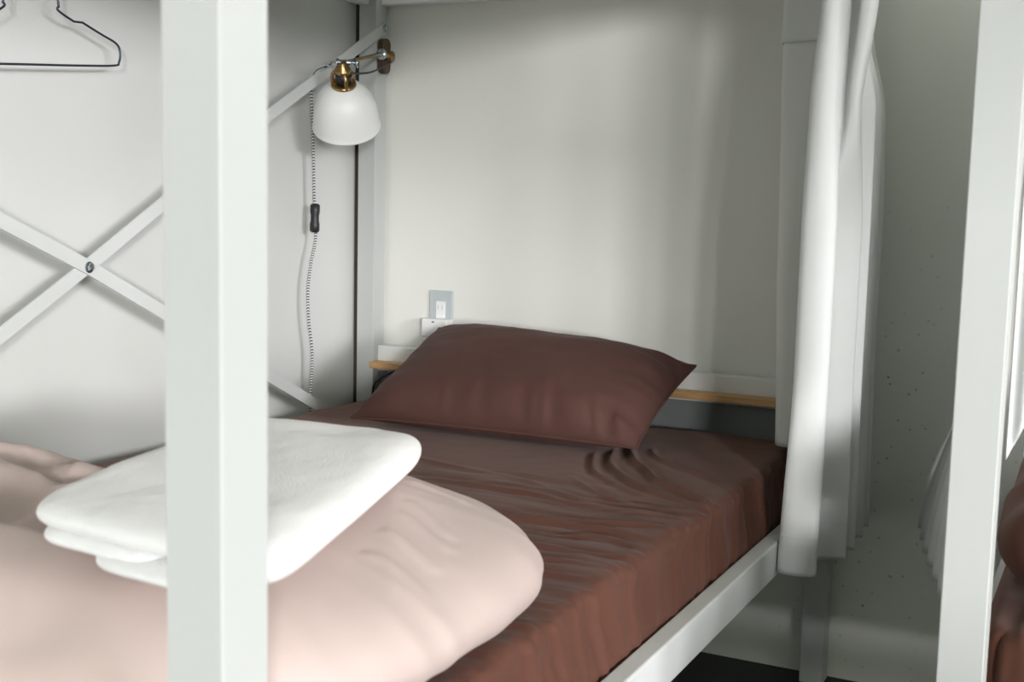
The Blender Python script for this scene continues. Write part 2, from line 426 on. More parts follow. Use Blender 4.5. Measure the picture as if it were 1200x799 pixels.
SIDE_CREASES = [   # (y, z) on the aisle side of the sheet
 ([(-0.750,0.555),(-0.800,0.500),(-0.840,0.440),(-0.880,0.400)], 0.008, 0.011),
 ([(-0.670,0.555),(-0.730,0.500),(-0.770,0.440),(-0.800,0.400)], 0.007, 0.010),
 ([(-0.570,0.555),(-0.630,0.480),(-0.690,0.400)], 0.007, 0.010),
 ([(-0.490,0.550),(-0.550,0.470),(-0.590,0.400)], 0.006, 0.009),
 ([(-0.440,0.550),(-0.470,0.470),(-0.500,0.400)], 0.005, 0.009),
 ([(-0.830,0.560),(-0.900,0.510),(-0.960,0.450),(-1.020,0.400)], 0.006, 0.011),
 ([(-1.215,0.560),(-1.220,0.480),(-1.232,0.400)], 0.009, 0.012),
 ([(-1.270,0.550),(-1.280,0.480),(-1.300,0.400)], 0.006, 0.012),
 ([(-1.340,0.550),(-1.330,0.480),(-1.345,0.400)], 0.007, 0.012),
 ([(-1.410,0.550),(-1.400,0.480),(-1.420,0.400)], 0.006, 0.012),
 ([(-1.070,0.560),(-1.100,0.500),(-1.110,0.440)], 0.004, 0.012),
]
def build_mattress():
    lo, hi = (0.062, -1.95, 0.402), (1.157, -0.055, 0.555)
    V, F, N = rounded_box(lo, hi, 0.024, 0.0052)
    # softer vertical corners: square corner of side Rc folded to a quarter circle
    Rc = 0.075
    q = np.clip(V[:, :2], np.array(lo[:2])+Rc, np.array(hi[:2])-Rc); dd = V[:, :2]-q
    both = (np.abs(dd) > 1e-9).all(1); hyp = np.hypot(dd[:, 0], dd[:, 1]); hyp[hyp == 0] = 1
    sc = np.where(both, np.maximum(np.abs(dd[:, 0]), np.abs(dd[:, 1]))/hyp, 1.0)
    V[:, :2] = q+dd*sc[:, None]
    dirn = dd/np.maximum(hyp, 1e-9)[:, None]; hor = np.hypot(N[:, 0], N[:, 1])
    N[:, :2] = np.where(both[:, None], dirn*hor[:, None], N[:, :2])
    d = np.zeros(len(V))
    top = sstep(0.3, 0.9, N[:, 2]); side = sstep(0.3, 0.9, N[:, 0]); anyw = np.maximum(top, side)
    for poly, a, w in CREASES:
        dist, al = seg_dist(V[:, :2], smooth_poly(poly))
        w = w*0.72; d += 1.3*np.maximum(top, 0.35*side)*a*(np.exp(-(dist/w)**2)-0.45*np.exp(-(dist/(2.3*w))**2))*np.clip(4*al+0.15, 0, 1)*np.clip(3*(1-al)+0.45, 0, 1)
    for poly, a, w in SIDE_CREASES:
        dist, al = seg_dist(V[:, 1:], smooth_poly(poly))
        w = w*0.75; d += 1.4*side*a*(np.exp(-(dist/w)**2)-0.45*np.exp(-(dist/(2.3*w))**2))
    x, y, z = V.T
    far = sstep(0.35, 0.95, x)*sstep(-0.55, -0.8, y)
    q = np.stack([x*1.8, y*17+0.9*fbm(V*3.0, 3), z*0], 1)
    d += top*far*0.0056*(ridge(q, 5)-0.45)
    q2 = np.stack([x*2.5+1, y*34+1.2*fbm(V*4.0, 8), z*0], 1)
    d += top*far*0.0026*(ridge(q2, 9)-0.4)
    q3 = np.stack([(y-0.42*z*sstep(-1.3, -0.6, y))*13+0.7*fbm(V*5, 2), z*2.2, x*0], 1)
    d += side*0.0058*(ridge(q3, 12)-0.45)
    q4 = np.stack([(y-0.5*z*sstep(-1.3, -0.6, y))*30+0.7*fbm(V*6, 4), z*4, x*0], 1)
    d += side*0.0024*(ridge(q4, 15)-0.45)
    d += anyw*0.004*fbm(V*5.5, 20)
    V = V+N*d[:, None]
    V[:, 0] += 0.020*sstep(0.53, 0.45, V[:, 2])*side
    V[:, 2] = np.maximum(V[:, 2], 0.4015); V[:, 0] = np.clip(V[:, 0], 0.0575, None)
    lim = np.where(V[:, 2] < 0.457, W-RT-0.0015, 9)
    V[:, 0] = np.minimum(V[:, 0], lim)
    return V, F
mv, mf = build_mattress()
mroot = empty('mattress', (0.618, -1.0, 0.402), 'mattress in a creased brown fitted sheet under the pillow and folded duvet', 'mattress', 'brown sheeted mattresses')
sheet = from_arrays('fitted_sheet', mv, mf, M['brown'], mroot)
# the neighbouring bunk's mattress
m2 = empty('mattress', (1.5545+L/2, -0.6065, 0.402), 'brown sheeted mattress in the crosswise bunk at the right edge', 'mattress', 'brown sheeted mattresses')
sh2 = sheet.copy(); COL.objects.link(sh2); sh2.parent = m2
m2.rotation_euler = (0, 0, -math.pi/2); m2.scale = (0.985, 1, 1)      # head towards +x

m3 = empty('mattress', (2.35+L/2, -4.25+W/2, 0.402), 'brown sheeted mattress in the unseen bunk added to block light', 'mattress', 'brown sheeted mattresses')  # mattress of the added bunk, part of the light block
sh3 = sheet.copy(); COL.objects.link(sh3); sh3.parent = m3
m3.rotation_euler = (0, 0, -math.pi/2); m3.scale = (0.985, 1, 1)

# ------------------------------------------------------------------ pillow
def pillow_mesh(FL, FR, BR, BL, th_up, th_dn, zmin, n=90, m=64, seed=0):
    FL, FR, BR, BL = map(np.array, (FL, FR, BR, BL))
    nrm = np.cross(FR-FL, BL-FL); nrm = nrm/np.linalg.norm(nrm)
    if nrm[2] < 0: nrm = -nrm
    V = []; F = []; idx = {}
    us = np.linspace(-1, 1, n+1); vs = np.linspace(-1, 1, m+1)
    us = np.sign(us)*(1-(1-np.abs(us))**1.35); vs = np.sign(vs)*(1-(1-np.abs(vs))**1.35)
    U, Vv = np.meshgrid(us, vs, indexing='ij')
    # edges bow inwards between the corners
    bu = U*(1-0.035*(1-Vv**2)); bv = Vv*(1-0.05*(1-U**2))
    a, b = (bu+1)/2, (bv+1)/2
    P = ((1-a)*(1-b))[..., None]*FL+(a*(1-b))[..., None]*FR+(a*b)[..., None]*BR+((1-a)*b)[..., None]*BL
    prof = np.clip(1-np.abs(U)**3.2, 0, 1)**0.62*np.clip(1-np.abs(Vv)**3.4, 0, 1)**0.55
    flat = P.reshape(-1, 3)
    # creases running in from the seams, mostly along the front and the right-hand end
    loc = np.stack([U.ravel(), Vv.ravel(), 0*U.ravel()], 1)
    edge_f = sstep(-0.35, -0.95, Vv.ravel()); edge_r = sstep(0.55, 0.95, U.ravel()); edge_l = sstep(-0.6, -0.95, U.ravel())
    wr = 0.012*edge_f*(0.35+0.65*sstep(0.0, 0.6, loc[:, 0]))*(ridge(np.stack([loc[:, 0]*7.0+0.9*loc[:, 1], loc[:, 1]*0.7, loc[:, 2]], 1), 31+seed)-0.45)
    wr += 0.009*edge_r*(ridge(np.stack([loc[:, 0]*0.8, loc[:, 1]*3.5+loc[:, 0], loc[:, 2]], 1), 33+seed)-0.4)
    wr += 0.005*edge_l*(ridge(np.stack([loc[:, 0]*0.8, loc[:, 1]*3.0, loc[:, 2]], 1), 35+seed)-0.4)
    wr += 0.008*fbm(loc*1.7, 40+seed)
    wr = wr.reshape(U.shape)
    env = np.minimum(1, prof*2.2)
    upm = P+nrm*(prof*th_up+wr*env)[..., None]; dnm = P-nrm*(prof*th_dn)[..., None]
    dnm[..., 2] = np.maximum(dnm[..., 2], zmin); 
    upm[..., 2] = np.maximum(upm[..., 2], dnm[..., 2])
    def vid(side, i, j):
        if i in (0, n) or j in (0, m): side = 0
        k = (side, i, j)
        if k not in idx:
            idx[k] = len(V); V.append((upm if side == 0 else dnm)[i, j])
        return idx[k]
    for i in range(n):
        for j in range(m):
            F.append((vid(0, i, j), vid(0, i+1, j), vid(0, i+1, j+1), vid(0, i, j+1)))
            F.append((vid(1, i, j), vid(1, i, j+1), vid(1, i+1, j+1), vid(1, i+1, j)))
    rim = [upm[i, 0] for i in range(n)]+[upm[n, j] for j in range(m)]+[upm[i, m] for i in range(n, 0, -1)]+[upm[0, j] for j in range(m, 0, -1)]
    return V, F, rim
pr = empty('pillow', (0.58, -0.25, 0.58), 'brown cotton pillow leaning against the pine shelf', 'pillow')
pv, pf, rim = pillow_mesh((0.268, -0.466, 0.5795), (0.912, -0.436, 0.5795), (0.918, -0.105, 0.705), (0.270, -0.098, 0.742), 0.088, 0.052, 0.5605)
from_arrays('pillowcase', pv, pf, M['brown_pillow'], pr)
bm_obj('piping', add_tube(bmesh.new(), rim[::2], 0.0028, 6, closed=True), M['brown_pillow'], pr, True)

# ------------------------------------------------------------------ folded duvet at the foot
def pad(cx, cy, a, b, nexp, zb, top, nu, nv, prof_pow=5.0):
    """Puffy pad: superellipse outline, top height from top(x, y), rolled rim."""
    us = np.linspace(-1, 1, nu+1); us = np.sign(us)*(1-(1-np.abs(us))**1.5)
    vs = np.linspace(-1, 1, nv+1); vs = np.sign(vs)*(1-(1-np.abs(vs))**1.5)
    U, Q = np.meshgrid(us, vs, indexing='ij')
    mx = np.maximum(np.abs(U), np.abs(Q)); den = (np.abs(U)**nexp+np.abs(Q)**nexp)**(1/nexp)
    sc = np.where(den > 1e-9, mx/np.maximum(den, 1e-9), 1.0)
    X = cx+a*U*sc; Y = cy+b*Q*sc
    H = top(X.ravel(), Y.ravel()).reshape(X.shape)
    zm = zb+0.42*(H-zb)
    up = zm+(H-zm)*np.sqrt(np.clip(1-mx**prof_pow, 0, 1)); dn = zm-(zm-zb)*np.sqrt(np.clip(1-mx**(prof_pow+3), 0, 1))
    V = []; F = []; idx = {}
    def vid(s_, i, j):
        if i in (0, nu) or j in (0, nv): s_ = 0
        k = (s_, i, j)
        if k not in idx: idx[k] = len(V); V.append((X[i, j], Y[i, j], (up if s_ == 0 else dn)[i, j]))
        return idx[k]
    for i in range(nu):
        for j in range(nv):
            F.append((vid(0, i, j), vid(0, i+1, j), vid(0, i+1, j+1), vid(0, i, j+1)))
            F.append((vid(1, i, j), vid(1, i, j+1), vid(1, i+1, j+1), vid(1, i+1, j)))
    return np.array(V), F
def duvet_top(x, y):
    p = np.stack([x, y, 0*x], 1)
    left = sstep(0.80, 0.50, x)
    h = 0.732-left*sstep(-1.82, -1.72, y)*0.090
    pile = np.exp(-((x-0.40)/0.20)**2)*np.exp(-np.abs((y+1.565)/0.115)**2.5)
    h = h+pile*0.088
    crum = sstep(0.80, 0.55, x)*sstep(-1.80, -1.72, y)
    h = h+crum*(0.026*(ridge(np.stack([x*4.5+2.5*y, y*7-3.0*x+0.6*fbm(p*5, 60), 0*x], 1), 61)-0.45)+0.014*fbm(p*13, 64)+0.012*(ridge(np.stack([x*9-3*y, y*11+2*x, 0*x], 1), 66)-0.45))
    h = h-0.050*np.exp(-((y+1.752)/0.028)**2)*sstep(1.05, 0.85, x)          # fold line behind the front roll
    h = h-0.012*np.exp(-((y+1.83)/0.05)**2)*0
    h = h-0.030*np.exp(-((x-0.90)/0.07)**2-((y+1.925)/0.035)**2)-0.02*np.exp(-((x-0.70)/0.05)**2-((y+1.90)/0.05)**2)
    far = sstep(0.75, 1.1, x)
    h = h+0.006*far*(ridge(np.stack([x*5+3*y, y*2.0, 0*x], 1), 70)-0.4)+0.006*fbm(p*4, 72)
    # short pulls in the cloth where the towel presses on it
    for k, (px, py) in enumerate(((1.075, -1.50), (1.09, -1.54), (1.105, -1.60), (1.125, -1.66), (1.03, -1.42))):
        dist, al = seg_dist(np.stack([x, y], 1), [(px-0.03, py+0.01), (px+0.035, py-0.025+0.01*k)])
        h = h+0.004*(np.exp(-(dist/0.009)**2)-0.5*np.exp(-(dist/0.02)**2))
    return h
dv, df = pad(0.630, -1.612, 0.566, 0.338, 3.6, 0.565, duvet_top, 190, 130, 4.0)
# fabric wrinkles on the bulging sides
dN = np.stack([dv[:, 0]-0.63, dv[:, 1]+1.612, 0*dv[:, 0]], 1); dN /= np.maximum(1e-6, np.linalg.norm(dN, axis=1))[:, None]
ang = np.arctan2(dv[:, 1]+1.612, dv[:, 0]-0.63)
rim_w = sstep(0.16, 0.05, np.abs(dv[:, 2]-0.65))
dv = dv+dN*(rim_w*(0.004*fbm(np.stack([ang*4, dv[:, 2]*3, 0*ang], 1), 80)+0.003*(ridge(np.stack([ang*9+dv[:, 2]*6, dv[:, 2]*2, 0*ang], 1), 83)-0.5)))[:, None]
dv[:, 0] = np.maximum(dv[:, 0], 0.0615)
duvet = tag(from_arrays('duvet', dv, df, M['duvet']), 'folded dusty pink duvet with a crumpled left end at the foot of the bed', 'duvet', 'duvets on the bunks')

# ------------------------------------------------------------------ folded towel on the duvet
def towel_mesh():
    FLc, BLc, BRc, FRc = map(np.array, ((0.868, -1.893), (0.742, -1.425), (1.005, -1.378), (1.176, -1.925)))
    def slab(u0, u1, v0, v1, zb0, th, seed, drop=0.0, nexp=6.0, cell=72):
        n = m = cell
        V = []; F = []; idx = {}
        us = np.linspace(-1, 1, n+1); us = np.sign(us)*(1-(1-np.abs(us))**1.7)
        U, Q = np.meshgrid(us, us, indexing='ij')
        # square to rounded square
        mxn = np.maximum(np.abs(U), np.abs(Q)); den = np.maximum((np.abs(U)**nexp+np.abs(Q)**nexp)**(1/nexp), 1e-9)
        sc = np.where(mxn > 1e-9, mxn/den, 1.0); Uu = U*sc; Qq = Q*sc
        a = u0+(u1-u0)*(Uu+1)/2; b = v0+(v1-v0)*(Qq+1)/2
        P = ((1-a)*(1-b))[..., None]*FLc+(a*(1-b))[..., None]*FRc+(a*b)[..., None]*BRc+((1-a)*b)[..., None]*BLc
        f = np.clip(1-mxn**11, 0, 1)**0.5
        th0 = th+drop*sstep(0.35, 1.0, Uu); zb = zb0-drop*sstep(0.35, 1.0, Uu)
        p3 = np.stack([P[..., 0].ravel(), P[..., 1].ravel(), 0*P[..., 0].ravel()], 1)
        nz = (0.004*fbm(p3*6, seed)+0.0012*fbm(p3*50, seed+5)).reshape(U.shape)
        zt = zb+th0*0.5+(th0*0.5)*f+nz*f; zl = zb+th0*0.5-(th0*0.5)*f+0.4*nz*f
        up = np.dstack([P, zt]); dn = np.dstack([P, zl])
        def vid(s, i, j):
            if i in (0, n) or j in (0, m): s = 0
            if (s, i, j) not in idx: idx[(s, i, j)] = len(V); V.append((up if s == 0 else dn)[i, j])
            return idx[(s, i, j)]
        for i in range(n):
            for j in range(m):
                F.append((vid(0, i, j), vid(0, i+1, j), vid(0, i+1, j+1), vid(0, i, j+1)))
                F.append((vid(1, i, j), vid(1, i, j+1), vid(1, i+1, j+1), vid(1, i+1, j)))
        return np.array(V), F
    parts = [slab(0.0, 1.0, 0.02, 1.0, 0.752, 0.031, 90, 0.016, 8.0), slab(0.05, 0.62, 0.014, 0.93, 0.7415, 0.020, 94), slab(0.30, 0.90, -0.008, 0.93, 0.7345, 0.021, 97)]
    V = []; F = []; o = 0
    for v, f in parts:
        V.append(v); F += [tuple(i+o for i in q) for q in f]; o += len(v)
    return np.vstack(V), F
tv, tf = towel_mesh()
tag(from_arrays('towel', tv, tf, M['towel']), 'thick white terry bath towel folded on top of the pink duvet', 'towel')

# ------------------------------------------------------------------ curtains
def sheet_between(rows, mat, name, parent, thick=0.0016):
    """rows: list of equal-length point lists from top to bottom."""
    nv = len(rows[0]); V = [p for r in rows for p in r]; F = []
    for i in range(len(rows)-1):
        for j in range(nv-1): F.append((i*nv+j, i*nv+j+1, (i+1)*nv+j+1, (i+1)*nv+j))
    o = from_arrays(name, V, F, mat, parent)
    md = o.modifiers.new('cloth_thickness', 'SOLIDIFY'); md.thickness = thick; md.offset = 0
    return o
def resample(poly, n, sm=6, closed=False):
    P = np.array([tuple(p) for p in catmull([(a, b, 0) for a, b in poly], sm)])[:, :2]
    s = np.concatenate([[0], np.cumsum(np.hypot(*np.diff(P, axis=0).T))]); t = np.linspace(0, s[-1], n)
    return np.column_stack([np.interp(t, s, P[:, k]) for k in range(2)])
def curtain_rows(keys, n=240, nz=90):
    """keys: list of (z, polyline); interpolates the plan path between heights."""
    ks = [(z, np.array([(p.x, p.y) for p in catmull([(a, b, 0) for a, b in pl], max(2, n//len(pl)))])) for z, pl in keys]; ks.sort(key=lambda k: -k[0])
    rows = []
    zs = np.array([k[0] for k in ks])
    for z in np.linspace(zs[0], zs[-1], nz):
        i = max(0, min(len(ks)-2, int(np.searchsorted(-zs, -z, side='right')-1)))
        t = (zs[i]-z)/(zs[i]-zs[i+1]); t = t*t*(3-2*t)*0.5+t*0.5
        P = ks[i][1]*(1-t)+ks[i+1][1]*t
        rows.append([(x, y, z) for x, y in P])
    return rows
cur = empty('curtain', (1.26, -0.28, FLOOR), 'white pleated curtain gathered at the head of the bed by the pillow', 'curtain', 'white bunk curtains')
hem = [(1.225,-0.40),(1.2165,-0.49),(1.221,-0.512),(1.250,-0.514),(1.277,-0.508),(1.283,-0.492),(1.262,-0.455),(1.240,-0.430),(1.262,-0.395),(1.300,-0.374),(1.306,-0.362),(1.270,-0.340),(1.245,-0.325),(1.270,-0.305),(1.304,-0.294),(1.306,-0.285),(1.265,-0.262),(1.240,-0.245),(1.268,-0.215),(1.300,-0.193),(1.301,-0.183),(1.262,-0.155),(1.240,-0.140),(1.270,-0.115),(1.297,-0.098),(1.292,-0.085),(1.25,-0.06)]
mid = [(1.235,-0.40),(1.225,-0.475),(1.230,-0.494),(1.252,-0.500),(1.276,-0.494),(1.284,-0.478),(1.270,-0.448),(1.250,-0.425),(1.265,-0.395),(1.297,-0.370),(1.302,-0.356),(1.272,-0.335),(1.250,-0.318),(1.270,-0.300),(1.299,-0.287),(1.301,-0.277),(1.268,-0.255),(1.245,-0.240),(1.266,-0.210),(1.295,-0.186),(1.296,-0.176),(1.264,-0.150),(1.243,-0.135),(1.266,-0.110),(1.290,-0.096),(1.287,-0.083),(1.25,-0.06)]
upm = [(1.240,-0.40),(1.226,-0.462),(1.231,-0.484),(1.250,-0.492),(1.268,-0.484),(1.275,-0.462),(1.276,-0.438),(1.284,-0.440),(1.294,-0.462),(1.306,-0.460),(1.303,-0.420),(1.276,-0.350),(1.260,-0.320),(1.275,-0.300),(1.297,-0.287),(1.299,-0.277),(1.268,-0.255),(1.245,-0.240),(1.266,-0.210),(1.292,-0.186),(1.293,-0.176),(1.264,-0.150),(1.243,-0.135),(1.262,-0.110),(1.284,-0.096),(1.281,-0.083),(1.25,-0.06)]
top = [(1.252,-0.40),(1.238,-0.462),(1.243,-0.482),(1.257,-0.488),(1.269,-0.478),(1.273,-0.450),(1.276,-0.405),(1.290,-0.408),(1.302,-0.455),(1.322,-0.462),(1.326,-0.440),(1.290,-0.370),(1.262,-0.330),(1.262,-0.298),(1.264,-0.285),(1.266,-0.275),(1.258,-0.255),(1.248,-0.240),(1.252,-0.210),(1.256,-0.186),(1.256,-0.176),(1.250,-0.150),(1.243,-0.135),(1.246,-0.110),(1.250,-0.096),(1.250,-0.083),(1.24,-0.06)]
crow = curtain_rows([(1.60, top), (1.41, top), (1.24, upm), (1.02, mid), (0.75, mid), (0.40, hem)], 420, 120)
for r in crow:                                   # soft handling folds down the front panel
    for q in range(len(r)):
        x, y, z = r[q]
        if y < -0.46: r[q] = (x, y+0.0035*math.sin(9*z+25*x)*max(0, 1.1-z), z+0.0*x)
sheet_between(crow, M['curtain'], 'drape', cur)
zi = min(range(len(crow)), key=lambda k: abs(crow[k][0][2]-0.475))
seam = [Vector((x, y, z)) for x, y, z in crow[zi] if y < -0.33]
seam = [p+Vector((0, -0.0012, 0)) for p in seam]
bm_obj('hem_stitching', add_tube(bmesh.new(), seam, 0.0008, 5), M['lining'], cur, True)
lin_t = [(1.185,-0.085),(1.145,-0.12),(1.103,-0.16),(1.100,-0.19),(1.112,-0.215),(1.150,-0.225),(1.190,-0.235),(1.206,-0.26)]
lin_m = [(1.19,-0.085),(1.150,-0.12),(1.110,-0.16),(1.109,-0.19),(1.118,-0.215),(1.135,-0.228),(1.175,-0.225),(1.206,-0.25)]
lin_b = [(1.195,-0.085),(1.160,-0.12),(1.126,-0.16),(1.122,-0.19),(1.130,-0.215),(1.142,-0.222),(1.175,-0.225),(1.200,-0.25)]
sheet_between(curtain_rows([(1.376, lin_t), (0.95, lin_m), (0.572, lin_b)], 80, 60), M['lining'], 'lining', cur)
hb = [(x-0.003, y-0.003) for x, y in lin_t]
sheet_between(curtain_rows([(1.515, lin_t), (1.372, hb)], 80, 14), M['lining'], 'header_band', cur)
bm_obj('curtain_track', add_tube(bmesh.new(), [(1.25, -0.03, 1.61), (1.25, -1.95, 1.61)], 0.010, 10), M['steel'], cur, True)

cur2 = empty('curtain', (1.55, -0.6, FLOOR), 'white curtain flaring out behind the slanted post at the right edge', 'curtain', 'white bunk curtains')
def wavy(poly, n, amp, waves, ph=0.0):
    P = resample(poly, n); d = np.gradient(P, axis=0); d /= np.hypot(*d.T)[:, None]; nn = np.column_stack([-d[:, 1], d[:, 0]])
    t = np.linspace(0, 1, n)
    return [tuple(p) for p in P+nn*(amp*np.sin(2*np.pi*waves*t+ph))[:, None]]
c2t = wavy([(1.560,0.004),(1.560,-0.20),(1.560,-0.40),(1.560,-0.62)], 120, 0.008, 7)
c2m = wavy([(1.52,0.004),(1.525,-0.20),(1.535,-0.40),(1.55,-0.62)], 120, 0.012, 7)
c2b = wavy([(1.395,0.004),(1.430,-0.18),(1.455,-0.30),(1.485,-0.42),(1.53,-0.62)], 120, 0.014, 7)
sheet_between(curtain_rows([(1.60, c2t), (0.85, c2m), (0.405, c2b)], 300, 70), M['curtain'], 'drape', cur2)
# the end swept round the post and lifted onto the bed
rows = []
for z in np.linspace(1.50, 0, 50):
    r = []
    for t in np.linspace(0, 1, 60):
        x = 1.632+0.030*t; zl = 0.77+0.07*t
        zz = 1.50-(1.50-zl)*(1-z/1.50)
        r.append((x, -1.150+0.003*math.sin(t*9)+0.015*(1-z/1.5), zz))
    rows.append(r)
sheet_between(rows, M['curtain'], 'swept_end', cur2)

# neighbouring bed's rumpled duvet
def duvet2_top(x, y):
    p = np.stack([x, y, 0*x], 1)
    return 0.755+0.03*(ridge(np.stack([x*6+3*y, y*4, 0*x], 1), 101)-0.4)+0.03*fbm(p*5, 103)
d2v, d2f = pad(1.968, -0.76, 0.355, 0.39, 5.0, 0.562, duvet2_top, 70, 70, 3.0)
tag(from_arrays('duvet', d2v, d2f, M['brown']), 'rumpled brown duvet piled on the bunk at the right edge', 'duvet', 'duvets on the bunks')
d3v, d3f = pad(3.35, -3.64, 0.93, 0.545, 5.0, 0.572, lambda x, y: duvet2_top(x, y)*0.3+0.55, 50, 40, 4.0)  # tops the added bunk, its height set to stop low light
tag(from_arrays('duvet', d3v, d3f, M['brown']), 'brown duvet added on the unseen light-blocking bunk', 'duvet', 'duvets on the bunks')

# ------------------------------------------------------------------ reading lamp on the corner post
lamp = empty('wall_lamp', (PW, -0.024, 1.40), 'white dome reading lamp on a brass arm fixed to the corner post', 'lamp')
def stadium(bm, x0, x1, y, z, hw, hh, seg=12):
    prof = []
    for k in range(seg+1): a = math.pi*k/seg; prof.append((y+hw*math.cos(a), z+hh-hw+hw*math.sin(a)))
    for k in range(seg+1): a = math.pi+math.pi*k/seg; prof.append((y+hw*math.cos(a), z-hh+hw+hw*math.sin(a)))
    A = [bm.verts.new((x0, a, b)) for a, b in prof]; B = [bm.verts.new((x1, a, b)) for a, b in prof]
    n = len(A); bm.faces.new(A[::-1]); f = bm.faces.new(B)
    for k in range(n): bm.faces.new((A[k], A[(k+1) % n], B[(k+1) % n], B[k]))
    return bm
o = bm_obj('mounting_plate', stadium(bmesh.new(), PW+0.0005, PW+0.017, -0.027, 1.398, 0.017, 0.043), M['walnut'], lamp)
tag(o, 'dark wooden mounting plate')
LC = Vector((0.110, -0.262, 1.215))                # centre of the shade rim
view = Vector((0.56, -0.83, 0.0))
AX = (Vector((0, 0, 1))*0.80+view*0.60+Vector((-0.83, -0.56, 0))*0.06).normalized()
mt = frame_mtx(LC, AX) @ Matrix.Diagonal((0.81, 0.81, 0.93, 1.0))
R = 0.0945
outer = [(R, 0.0), (R*0.995, 0.010), (R*0.975, 0.030), (R*0.93, 0.052), (R*0.85, 0.074), (R*0.72, 0.092), (R*0.55, 0.106), (R*0.36, 0.114), (R*0.27, 0.117)]
inner = [(r-0.0035, max(0.0, z-0.0035)) for r, z in outer][::-1]
prof = [(R+0.002, -0.003), (R+0.0025, 0.0), (R+0.001, 0.003)]+outer[1:]+inner+[(R-0.004, -0.002)]
bm_obj('lamp_shade', add_lathe(bmesh.new(), prof, mt, 64, True), M['shade'], lamp, True)
bmb = add_lathe(bmesh.new(), [(0, 0.035), (0.016, 0.038), (0.026, 0.05), (0.028, 0.065), (0.02, 0.085), (0.013, 0.10), (0.013, 0.116), (0, 0.116)], mt, 24)
bm_obj('bulb', bmb, M['plastic'], lamp, True)
bs = bmesh.new()
add_lathe(bs, [(0.0, 0.112), (0.034, 0.112), (0.0355, 0.116), (0.034, 0.121), (0.022, 0.122), (0.0, 0.122)], mt, 40)
# cage straps holding the shade ring
for k in range(3):
    a = 2*math.pi*k/3+0.5
    pts = [mt @ Vector((0.032*math.cos(a), 0.032*math.sin(a), 0.119)), mt @ Vector((0.031*math.cos(a), 0.031*math.sin(a), 0.140)), mt @ Vector((0.018*math.cos(a), 0.018*math.sin(a), 0.154))]
    add_tube(bs, catmull(pts, 4), 0.0042, 8)
add_lathe(bs, [(0, 0.150), (0.021, 0.150), (0.023, 0.154), (0.021, 0.160), (0.012, 0.163), (0.012, 0.178), (0, 0.178)], mt, 32)
o = bm_obj('shade_holder', bs, M['brass'], lamp, True); tag(o, 'brass cage holder')
o = bm_obj('lamp_socket', add_lathe(bmesh.new(), [(0, 0.121), (0.021, 0.121), (0.021, 0.149), (0, 0.149)], mt, 28), M['black'], lamp, True)
tag(o, 'black socket')
HEAD = mt @ Vector((0, 0, 0.170))
PIV = Vector((PW+0.032, -0.050, 1.398))
ba = bmesh.new()
add_tube(ba, [(PW+0.017, -0.027, 1.398), (PW+0.034, -0.027, 1.398)], 0.012, 16)
add_tube(ba, [(PW+0.027, -0.020, 1.398), (PW+0.027, -0.062, 1.398)], 0.0075, 14)
bm_obj('swivel_block', ba, M['brass'], lamp, True)
o = bm_obj('thumb_disc', add_lathe(bmesh.new(), [(0, 0), (0.013, 0), (0.0135, 0.002), (0.0135, 0.007), (0.013, 0.009), (0, 0.009)], frame_mtx((PW+0.027, -0.062, 1.398), (0, -1, 0)), 24), M['chrome'], lamp, True)
tag(o, 'knurled metal disc')
ba = bmesh.new()
E2 = HEAD+Vector((0.004, 0.008, 0.006))
add_tube(ba, [(PW+0.027, -0.070, 1.398), tuple(Vector((PW+0.027, -0.070, 1.398)).lerp(E2, 0.6)), tuple(E2)], 0.0048, 12)
bm_obj('arm', ba, M['brass'], lamp, True)
bk = bmesh.new()
sd = Vector((0.83, 0.56, 0))
add_tube(bk, [E2-sd*0.016, E2+sd*0.022], 0.0065, 14)
add_lathe(bk, [(0, 0), (0.011, 0), (0.011, 0.005), (0, 0.005)], frame_mtx(E2+sd*0.022, sd), 18)
add_lathe(bk, [(0, 0), (0.009, 0), (0.009, 0.006), (0, 0.006)], frame_mtx(E2-sd*0.016, -sd), 18)
o = bm_obj('knuckle_joint', bk, M['chrome'], lamp, True); tag(o, 'metal knuckle joint with thumb screws')
bm_obj('inner_wire', add_tube(bmesh.new(), catmull([HEAD+Vector((0.01, 0.012, -0.018)), HEAD.lerp(PIV, 0.45)+Vector((0.02, 0, -0.028)), Vector((PW+0.034, -0.045, 1.378)), Vector((PW+0.03, -0.030, 1.386))], 8), 0.0024, 8), M['black'], lamp, True)
cp = [HEAD+Vector((-0.002, -0.004, 0.006)), HEAD+Vector((-0.014, -0.006, 0.006)), Vector((0.083, -0.281, 1.356)), Vector((0.066, -0.287, 1.346)), Vector((0.048, -0.292, 1.3365)), Vector((0.030, -0.285, 1.322)), Vector((0.022, -0.279, 1.304)),
      Vector((0.020, -0.272, 1.25)), Vector((0.020, -0.266, 1.15)), Vector((0.020, -0.262, 1.05)), Vector((0.020, -0.256, 0.955)), Vector((0.020, -0.272, 0.90)), Vector((0.020, -0.285, 0.835)),
      Vector((0.020, -0.282, 0.76)), Vector((0.020, -0.268, 0.68)), Vector((0.020, -0.272, 0.60)), Vector((0.022, -0.278, 0.52)), Vector((0.03, -0.27, 0.44))]
o = bm_obj('cord', add_tube(bmesh.new(), catmull(cp, 10), 0.0036, 8), M['cord'], lamp, True); tag(o, 'black and white woven lamp cord')
bsw = bmesh.new()
m = frame_mtx((0.020, -0.259, 1.000), (0, 0.03, 1), (1, 0, 0))
add_lathe(bsw, [(0, -0.034), (0.007, -0.034), (0.0115, -0.030), (0.0115, -0.014), (0.0098, -0.006), (0.0098, 0.006), (0.0115, 0.014), (0.0115, 0.030), (0.007, 0.034), (0, 0.034)], m, 20)
